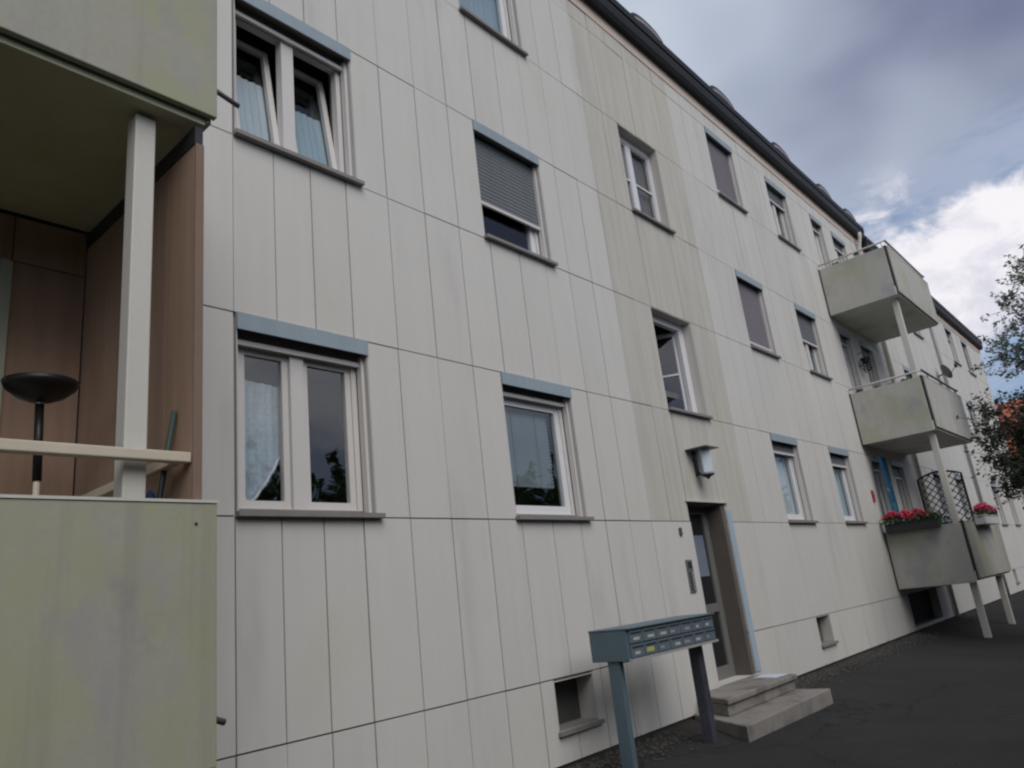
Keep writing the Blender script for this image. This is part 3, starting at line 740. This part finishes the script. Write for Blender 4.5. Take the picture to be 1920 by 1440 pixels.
# ------------------------------------------------------------------ fittings on the facade
lp = thing('wall_lamp', (8.5, -.004, 2.78), 'boxy wall lamp with milky glass and flat cap above the entrance door', 'lamp')
m = MB(); m.box(8.30, 8.66, -.285, -.004, 2.925, 2.935); m.obj('cap', 'pipe_dark', lp)
m = MB(); m.box(8.47, 8.53, -.03, -.004, 2.62, 2.924); m.tube([(8.5, -.02, 2.66), (8.5, -.10, 2.605), (8.5, -.15, 2.585)], .014, 8); m.lathe((8.5, -.15, 2.575), [(0, -.03), (.03, 0), (.085, .028), (.085, .036), (0, .036)], 14); m.obj('bracket', 'steel_dark', lp)
m = MB(); m.lathe((8.5, -.15, 2.612), [(.074, 0), (.088, .02), (.090, .15), (.090, .28), (.08, .312)], 4); m.obj('glass', 'lamp_glass', lp, bevel=.012)
ic_ = thing('intercom_panel', (7.9, -.004, 1.43), 'narrow steel intercom panel left of the entrance door', 'intercom')
m = MB(); m.box(7.835, 7.965, -.02, -.004, 1.255, 1.615); m.obj('plate', 'steel_plate', ic_, bevel=.004)
for k in range(6):
    MB().box(7.855, 7.895, -.026, -.0205, 1.28+k*.035, 1.30+k*.035).obj('button', 'steel_dark', ic_)
    MB().box(7.905, 7.95, -.023, -.0205, 1.28+k*.035, 1.30+k*.035).obj('name_label', 'label_dim', ic_)
MB().box(7.855, 7.945, -.023, -.0205, 1.52, 1.59).obj('speaker', 'steel_dark', ic_)
fc = bpy.data.curves.new('digit', 'FONT'); fc.body = '8'; fc.size = .125; fc.extrude = .006; fc.offset = .004
fo = bpy.data.objects.new('tmp', fc); C.objects.link(fo)
dg = bpy.context.evaluated_depsgraph_get(); me = bpy.data.meshes.new_from_object(fo.evaluated_get(dg)); bpy.data.objects.remove(fo)
me.materials.clear(); me.materials.append(MT['digit'])
no = bpy.data.objects.new('house_number', me); C.objects.link(no); no.location = (7.805, -.012, 1.893); no.rotation_euler = (math.pi/2, 0, 0)
tag(no, 'small dark house number eight fixed to the wall above the intercom', 'house number')
rp = MB(); rp.box(15.46, 15.56, -.03, -.004, 2.47, 2.69); rp.box(15.48, 15.54, -.04, -.0305, 2.55, 2.62)
tag(rp.obj('plaque', 'red'), 'small red plaque on the facade beside the ground floor balcony', 'plaque')
ds = thing('satellite_dish', (25.5, -.05, 6.6), 'small dark satellite dish on the far facade beyond the balconies', 'satellite dish')
m = MB(); m.lathe((0, 0, 0), [(0, -.06), (.13, -.045), (.23, 0), (.24, .012), (.13, -.03), (0, -.045)], 20)
Rm = Matrix.Translation((25.0, -.25, 6.58)) @ Matrix.Rotation(math.radians(75), 4, 'X') @ Matrix.Rotation(math.radians(-20), 4, 'Y'); m.v = [tuple(Rm @ Vector(v)) for v in m.v]; m.obj('dish', 'dark_plastic', ds, smooth=True)
m = MB(); m.tube([(25.05, -.004, 6.5), (25.03, -.12, 6.52), (25.0, -.21, 6.58)], .02, 8); m.obj('arm', 'dark_plastic', ds)
m = MB(); m.tube([(25.0, -.27, 6.40), (25.05, -.50, 6.66)], .010, 6); m.box(25.0, 25.1, -.56, -.49, 6.64, 6.74); m.obj('feed_horn', 'dark_plastic', ds)

# ------------------------------------------------------------------ things on the left balcony
fl = thing('floor_lamp', (1.09, -.6, 1.007), 'black uplighter floor lamp with a wide bowl shade behind the parapet', 'floor lamp')
m = MB(); m.lathe((1.09, -.6, 2.47), [(.012, -.01), (.05, 0), (.10, .022), (.145, .06), (.156, .088), (.150, .089), (.14, .066), (.09, .03), (0, .012)], 32); m.obj('shade', 'black', fl, smooth=True)
m = MB(); m.lathe((1.09, -.6, 2.455), [(0, 0), (.017, .0), (.017, .018), (.010, .024)], 12); m.obj('collar', 'pipe', fl)
m = MB(); m.tube([(1.10, -.6, 2.10), (1.09, -.6, 2.455)], .019, 10); m.obj('pole', 'black', fl, smooth=True)
m = MB(); m.tube([(1.105, -.6, 1.03), (1.10, -.6, 2.10)], .014, 10); m.lathe((1.105, -.6, 1.007), [(0, 0), (.13, 0), (.13, .02), (.03, .03), (0, .03)], 20); m.obj('base', 'rail_wood', fl)
bm = thing('broom', (1.33, -1.02, 1.007), 'dark green pole leaning against the brown balcony screen', 'broom')
m = MB(); m.tube([(1.33, -1.02, 1.08), (1.434, -1.2, 2.31)], .013, 8); m.obj('handle', 'green_pole', bm, smooth=True)
m = MB(); m.box(1.21, 1.44, -1.06, -.98, 1.04, 1.09); m.box(1.22, 1.43, -1.065, -.975, 1.008, 1.04); m.obj('head', 'dark_plastic', bm)
rp_ = thing('parasol', (1.375, -1.10, 1.007), 'rolled up blue parasol standing between the balcony post and the brown screen', 'parasol')
m = MB(); m.tube([(1.375, -1.10, 1.01), (1.385, -1.10, 1.95)], .011, 8); m.obj('pole', 'rail_wood', rp_, smooth=True)
m = MB(); m.lathe((1.383, -1.10, 1.15), [(.013, 0), (.034, .05), (.042, .35), (.036, .65), (.022, .80), (.004, .83)], 14); m.obj('canopy', 'blue_fabric', rp_, smooth=True)

# ------------------------------------------------------------------ plants
def leafcloud(m, c, rad, n, size, rnd, mi=0, flat=.5):
    for _ in range(n):
        while True:
            p = Vector((rnd.uniform(-1, 1), rnd.uniform(-1, 1), rnd.uniform(-1, 1)))
            if p.length < 1: break
        q = Vector((c[0]+p.x*rad[0], c[1]+p.y*rad[1], c[2]+p.z*rad[2]))
        a = Vector((rnd.gauss(0, 1), rnd.gauss(0, 1), rnd.gauss(0, flat))).normalized(); b_ = a.cross(Vector((rnd.gauss(0, 1), rnd.gauss(0, 1), rnd.gauss(0, 1)))).normalized()
        s_ = size*rnd.uniform(.6, 1.4)
        m.face([q-a*s_, q+b_*s_*.45-a*s_*.1, q+a*s_, q-b_*s_*.45-a*s_*.1], mi)
def flowerbox(name, x0, x1, y0, y1, z, boxm, flower, label, along):
    t = thing(name, ((x0+x1)/2, (y0+y1)/2, z), label, 'flower box', 'balcony flower boxes')
    m = MB(); m.box(x0, x1, y0, y1, z, z+.15); m.box(x0-.01, x1+.01, y0-.01, y1+.01, z+.1505, z+.17); m.obj('box', boxm, t, bevel=.008)
    rnd = random.Random(len(label)); m = MB(); n_ = 8
    for k in range(n_):
        f = (k+.5)/n_; c = (x0+(x1-x0)*f, y0+(y1-y0)*.5, z+.22) if along == 'x' else ((x0+x1)/2, y0+(y1-y0)*f, z+.22)
        leafcloud(m, c, (.12, .13, .10), 70, .035, rnd)
    m.obj('foliage', 'plant', t)
    m = MB()
    for k in range(n_*4):
        f = (k+.5)/(n_*4)
        if along == 'y' and f < .18: continue
        c = (x0+(x1-x0)*f, (y0+y1)/2+rnd.uniform(-.08, .06), z+.30+rnd.uniform(-.06, .06)) if along == 'x' else ((x0+x1)/2+rnd.uniform(-.1, .05), y0+(y1-y0)*f, z+.30+rnd.uniform(-.05, .06))
        leafcloud(m, c, (.07, .07, .055), 30, .026, rnd)
    m.obj('blossom', flower, t); return t
flowerbox('flower_box', 15.44, 15.605, -1.02, -.10, 1.84, 'dark_plastic', 'red_flower', 'dark flower box with red geraniums hung on the side of the ground floor balcony', 'y')
flowerbox('flower_box', 16.5, 17.9, -1.58, -1.40, 1.82, 'white_plastic', 'pink_flower', 'white flower box with pink red blossoms on the front of the ground floor balcony', 'x')
def pot(x, y, z, r, h, matn, plant, label, ph=.15, n=60):
    t = thing('plant_pot', (x, y, z), label, 'plant pot', 'pots on the balconies')
    m = MB(); m.lathe((x, y, z), [(0, 0), (r*.72, 0), (r, h*.85), (r*1.08, h*.86), (r*1.08, h), (r*.9, h), (r*.85, h*.9), (0, h*.88)], 14); m.obj('pot', matn, t)
    m = MB(); leafcloud(m, (x, y, z+h+ph*.5), (r*1.2, r*1.2, ph*.7), n, .035, random.Random(int(x*97-y*53))); m.obj('foliage', plant, t)
BY = 15.72
FZ1 = 3.785   # first floor balcony deck; pots stand on a shelf board behind the side panel
sh_ = MB(); sh_.box(15.655, 15.90, -1.28, -.08, 4.50, 4.53)
sh_.box(15.665, 15.69, -.14, -.10, 3.79, 4.4995); sh_.box(15.665, 15.69, -1.26, -1.22, 3.79, 4.4995); sh_.box(15.86, 15.885, -.14, -.10, 3.79, 4.4995); sh_.box(15.86, 15.885, -1.26, -1.22, 3.79, 4.4995)
tag(sh_.obj('plant_shelf', 'rail_wood'), 'narrow shelf of pots behind the first floor balcony side panel', 'shelf')
pot(15.77, -.17, 4.531, .07, .15, 'dark_plastic', 'leaf_dark', 'dark plant pot nearest the wall on the first floor balcony', .04, 20)
pot(15.77, -.50, 4.531, .06, .10, 'dark_plastic', 'plant', 'small dark plant pot second from the wall on the first floor balcony', .06, 30)
pot(15.77, -.76, 4.531, .06, .08, 'terracotta', 'leaf_mid', 'terracotta pot of yellowish green leaves on the first floor balcony', .07, 40)
pot(15.77, -1.02, 4.531, .065, .10, 'dark_plastic', 'leaf_dark', 'dark bushy pot nearest the corner of the first floor balcony', .06, 40)
hp = thing('hanging_plant', (16.93, -.12, 5.5), 'dark hanging plant between the door and window of the first floor balcony', 'plant')
m = MB(); m.tube([(16.93, -.004, 5.74), (16.93, -.13, 5.76), (16.93, -.14, 5.70)], .008, 6); m.obj('hook', 'dark_plastic', hp)
m = MB(); m.lathe((16.93, -.14, 5.50), [(0, 0), (.06, 0), (.085, .12), (.075, .12), (0, .1)], 12); m.tube([(16.93, -.14, 5.60), (16.93, -.14, 5.70)], .004, 5); m.obj('pot', 'dark_plastic', hp)
m = MB(); leafcloud(m, (16.93, -.14, 5.48), (.13, .12, .20), 120, .035, random.Random(8)); m.obj('foliage', 'leaf_dark', hp)
sh2 = MB(); sh2.box(15.655, 15.90, -1.0, -.2, 7.245, 7.27)
for y in (-.24, -.97):
    for x in (15.665, 15.86): sh2.box(x, x+.025, y, y+.04, 6.545, 7.2445)
tag(sh2.obj('plant_shelf', 'rail_wood'), 'narrow shelf of pots behind the top balcony side panel', 'shelf')
pot(15.77, -.35, 7.271, .07, .15, 'white_plastic', 'leaf_mid', 'white plant pot nearest the wall on the top balcony', .08, 30)
pot(15.77, -.78, 7.271, .075, .17, 'white_plastic', 'plant', 'white plant pot nearest the corner on the top balcony', .08, 30)

# trellis with an arched top on the ground floor balcony
tr = thing('trellis', (18.84, -.5, 1.007), 'dark arched lattice trellis at the far end of the ground floor balcony', 'trellis')
ty0, ty1, tz0 = -.98, -.10, 1.30
def ttop(y): return 3.03+.11*math.sin(math.pi*(y-ty0)/(ty1-ty0))
arc = [(18.83, ty0+(ty1-ty0)*k/12, ttop(ty0+(ty1-ty0)*k/12)) for k in range(13)]
m = MB(); m.tube([(18.83, ty0, 1.01)]+arc+[(18.83, ty1, 1.01)], .024, 6); m.obj('frame', 'trellis', tr)
def clip(k, sgn):
    pts = []; z = 1.0+k
    for i in range(61):
        y = ty0+(ty1-ty0)*i/60; zz = z+sgn*(y-ty0)
        if tz0 < zz < ttop(y): pts.append((y, zz))
    return pts
for sgn in (1, -1):
    for k in range(-8, 26):
        pts = clip(k*.16, sgn)
        if len(pts) > 3:
            (ya, za), (yb, zb) = pts[0], pts[-1]; xo = 18.825 if sgn > 0 else 18.840
            MB().tube([(xo, ya, za), (xo, yb, zb)], .010, 4).obj('lattice_slat', 'trellis', tr)
tw = wavy(15.72, 16.25, 1.10, 3.35, -.22, .02, .22); tag(tw.obj('towel', 'towel', smooth=True), 'long blue cloth with yellow print hanging inside the ground floor balcony', 'cloth')
bp_ = thing('balcony_plant', (16.25, -.75, 1.017), 'bluish green plant in a white pot at the corner of the ground floor balcony', 'plant')
m = MB(); m.lathe((16.25, -.75, 1.017), [(0, 0), (.14, 0), (.19, .55), (.17, .55), (0, .5)], 16); m.obj('pot', 'white_plastic', bp_)
m = MB(); leafcloud(m, (16.25, -.85, 1.85), (.22, .22, .32), 200, .05, random.Random(4)); m.obj('foliage', 'plant_teal', bp_)

# ------------------------------------------------------------------ trees
def tree(name, base, h, clumps, leafm, label, nleaf, lsize, seed, group='trees', trunk_r=.14, cat='tree'):
    rnd = random.Random(seed); b = Vector(base)
    t = thing(name, base, label, cat, group)
    m = MB(); top = b+Vector((rnd.uniform(-.3, .3), rnd.uniform(-.3, .3), h*.62))
    m.tube([b-Vector((0, 0, .15)), b+Vector((.03, .02, h*.2)), b.lerp(top, .6), top], [trunk_r*1.25, trunk_r, trunk_r*.75, trunk_r*.4], 10)
    for c, r in clumps:
        c = Vector(c); s0 = b.lerp(top, rnd.uniform(.45, .95)); mid = s0.lerp(c, .5)+Vector((0, 0, -.12))
        m.tube([s0, mid, c], [trunk_r*.4, trunk_r*.25, .012], 6)
        for _ in range(3):
            e_ = c+Vector((rnd.uniform(-1, 1)*r[0], rnd.uniform(-1, 1)*r[1], rnd.uniform(-.5, .8)*r[2]))*.8
            m.tube([mid, mid.lerp(e_, .6)+Vector((0, 0, .05)), e_], [trunk_r*.16, .012, .005], 5)
    m.obj('trunk', 'bark', t)
    m = MB()
    vol = sum(r[0]*r[1]*r[2] for _, r in clumps)
    tw = MB(); ntw = int(nleaf/13)
    wts = [r[0]*r[1]*r[2] for _, r in clumps]
    for _ in range(ntw):
        c, r = rnd.choices(clumps, [w_**.8 for w_ in wts])[0]; c = Vector(c)
        o_ = c+Vector((rnd.gauss(0, .42)*r[0], rnd.gauss(0, .42)*r[1], rnd.gauss(0, .42)*r[2]))
        d_ = (o_-c); d_ = (d_.normalized() if d_.length > 1e-4 else Vector((0, 0, 1)))+Vector((rnd.gauss(0, .5), rnd.gauss(0, .5), rnd.gauss(.15, .4)))
        L_ = rnd.uniform(.6, 1.3)*min(.42, 3.2*lsize+.22); tip = o_+d_.normalized()*L_
        tw.tube([o_, o_.lerp(tip, .5)+Vector((0, 0, .02)), tip+Vector((0, 0, -.02))], [.006, .004, .002], 3)
        for q_ in range(13):
            f_ = rnd.uniform(.1, 1.05); leafcloud(m, o_.lerp(tip, f_), (.055+lsize*.4,)*3, 1, lsize, rnd)
    tw.obj('twigs', 'bark', t)
    m.obj('crown', leafm, t); return t
tree('tree', (19.6, -5.6, -.2), 8.0,
     [((18.0, -2.40, 5.15), (.42, .28, .28)), ((18.1, -2.70, 5.0), (.8, .38, .40)), ((18.2, -2.85, 5.95), (.4, .3, .45)), ((18.5, -3.25, 6.7), (.6, .35, .5)), ((18.6, -3.2, 5.4), (.7, .45, .5)), ((19.0, -4.2, 7.0), (1.2, .7, .9)), ((19.6, -5.4, 7.3), (1.6, 1.2, 1.1)), ((18.6, -3.4, 6.1), (.5, .35, .5)), ((19, -4.3, 5.6), (1, .7, .7))],
     'leaf', 'tall loose leaved tree reaching in from the right against the sky', 17000, .042, 21)
tree('tree', (14.6, -4.4, -.17), 4.2,
     [((14.3, -2.48, 3.35), (.5, .16, .22)), ((14.6, -2.85, 3.0), (.6, .28, .38)), ((14.4, -2.70, 2.55), (.6, .26, .40)), ((14.3, -2.52, 2.25), (.5, .16, .22)), ((14.3, -2.3, 2.8), (.4, .12, .3)), ((14.9, -3.2, 3.1), (.8, .5, .6)), ((14.6, -3.4, 2.5), (.8, .5, .5)), ((14.8, -4.2, 3.3), (1.0, .8, .7))],
     'leaf_dark', 'low dark leaved tree in front of the balconies at the right edge', 24000, .036, 33, trunk_r=.09)

# ------------------------------------------------------------------ houses and trees beyond
def house(name, x0, x1, y0, y1, ze, zr, label, ridge='y', group='neighbouring houses', roofm='red_roof'):
    t = thing(name, ((x0+x1)/2, (y0+y1)/2, 0), label, 'house', group)
    m = MB(); m.box(x0+.4, x1-.4, y0+.4, y1-.4, -.3, ze)
    if ridge == 'y': m.prism([(x0+.4, ze), (x1-.4, ze), ((x0+x1)/2, zr-.25)], 1, y0+.4, y1-.4)
    else: m.prism([(y0+.4, ze), (y1-.4, ze), ((y0+y1)/2, zr-.25)], 0, x0+.4, x1-.4)
    m.obj('wall', 'house_wall', t)
    m = MB()
    if ridge == 'y': xm = (x0+x1)/2; m.prism([(x0, ze-.25), (xm, zr-.2), (x1, ze-.25), (x1, ze-.05), (xm, zr), (x0, ze-.05)], 1, y0, y1)
    else: ym = (y0+y1)/2; m.prism([(y0, ze-.25), (ym, zr-.2), (y1, ze-.25), (y1, ze-.05), (ym, zr), (y0, ze-.05)], 0, x0, x1)
    rf = m.obj('roof', roofm, t)
    m = MB(); m.box((x0+x1)/2+.6, (x0+x1)/2+1.2, (y0+y1)/2-1.5, (y0+y1)/2-.9, zr-1.0, zr+.7); m.obj('chimney', 'terracotta', rf)
    for k in range(3):
        for zz in (1.2, 4.0):
            if zz+1.3 > ze: continue
            if ridge == 'y':
                yy = y0+(y1-y0)*(k+.5)/3; m = MB(); m.box(x0+.37, x0+.41, yy-.6, yy+.6, zz, zz+1.3); wo = m.obj('window', 'white_frame', t)
                MB().box(x0+.355, x0+.369, yy-.5, yy+.5, zz+.1, zz+1.2).obj('pane', 'door_glass', wo)
            else:
                xx = x0+(x1-x0)*(k+.5)/3; m = MB(); m.box(xx-.6, xx+.6, y1-.41, y1-.37, zz, zz+1.3); wo = m.obj('window', 'white_frame', t)
                MB().box(xx-.5, xx+.5, y1-.369, y1-.355, zz+.1, zz+1.2).obj('pane', 'door_glass', wo)
    return t
house('red_roof_house', 56, 66, -12, 3.9, 6.6, 11.0, 'far house with a red tiled roof showing behind the trees')
OH = [(-32, -19, 'brown roofed house across the yard at the far left of its row'), (-13, 0, 'brown roofed house across the yard facing the left balcony'), (6, 19, 'brown roofed house across the yard mirrored in the ground floor windows'), (40, 54, 'brown roofed house across the yard at the far right of its row')]
for xa, xb, lb_ in OH: house('opposite_house', xa, xb, -36, -25, 4.6, 8.0, lb_, ridge='x', roofm='brown_tile')
r0 = random.Random(50)
cl = [((r0.uniform(-1.3, 1.3), -9.4+r0.uniform(-.7, .7), r0.uniform(.7, 4.3)), (1.1, .8, .9)) for _ in range(15)]
sb = tree('shrub', (0, -9.4, -.2), 4.6, cl, 'leaf_mid', 'tall bushy shrub in the green row across the yard behind the photographer', 6500, .12, 60, 'shrub row across the yard', .1, 'shrub')
for k in range(-5, 14):
    if k == 0: continue
    c = sb.copy(); C.objects.link(c); c.location = (k*2.5+r0.uniform(-.4, .4), -9.4+r0.uniform(-.5, .5), -.2-r0.uniform(0, .5)); c.rotation_euler = (0, 0, r0.uniform(0, 6.28))
    for ch_ in list(sb.children):
        d = ch_.copy(); C.objects.link(d); d.parent = c
tree('far_tree', (50, -.4, 0), 9.5, [((50, .2, 9.0), (1.0, .7, .5)), ((50, -.8, 8.9), (1.3, 1.1, .9)), ((50.5, -1.5, 8.0), (1.6, 1.6, 1.5))], 'leaf_dark', 'dark tree top rising in front of the far red roof', 3000, .13, 77, 'trees', .2)
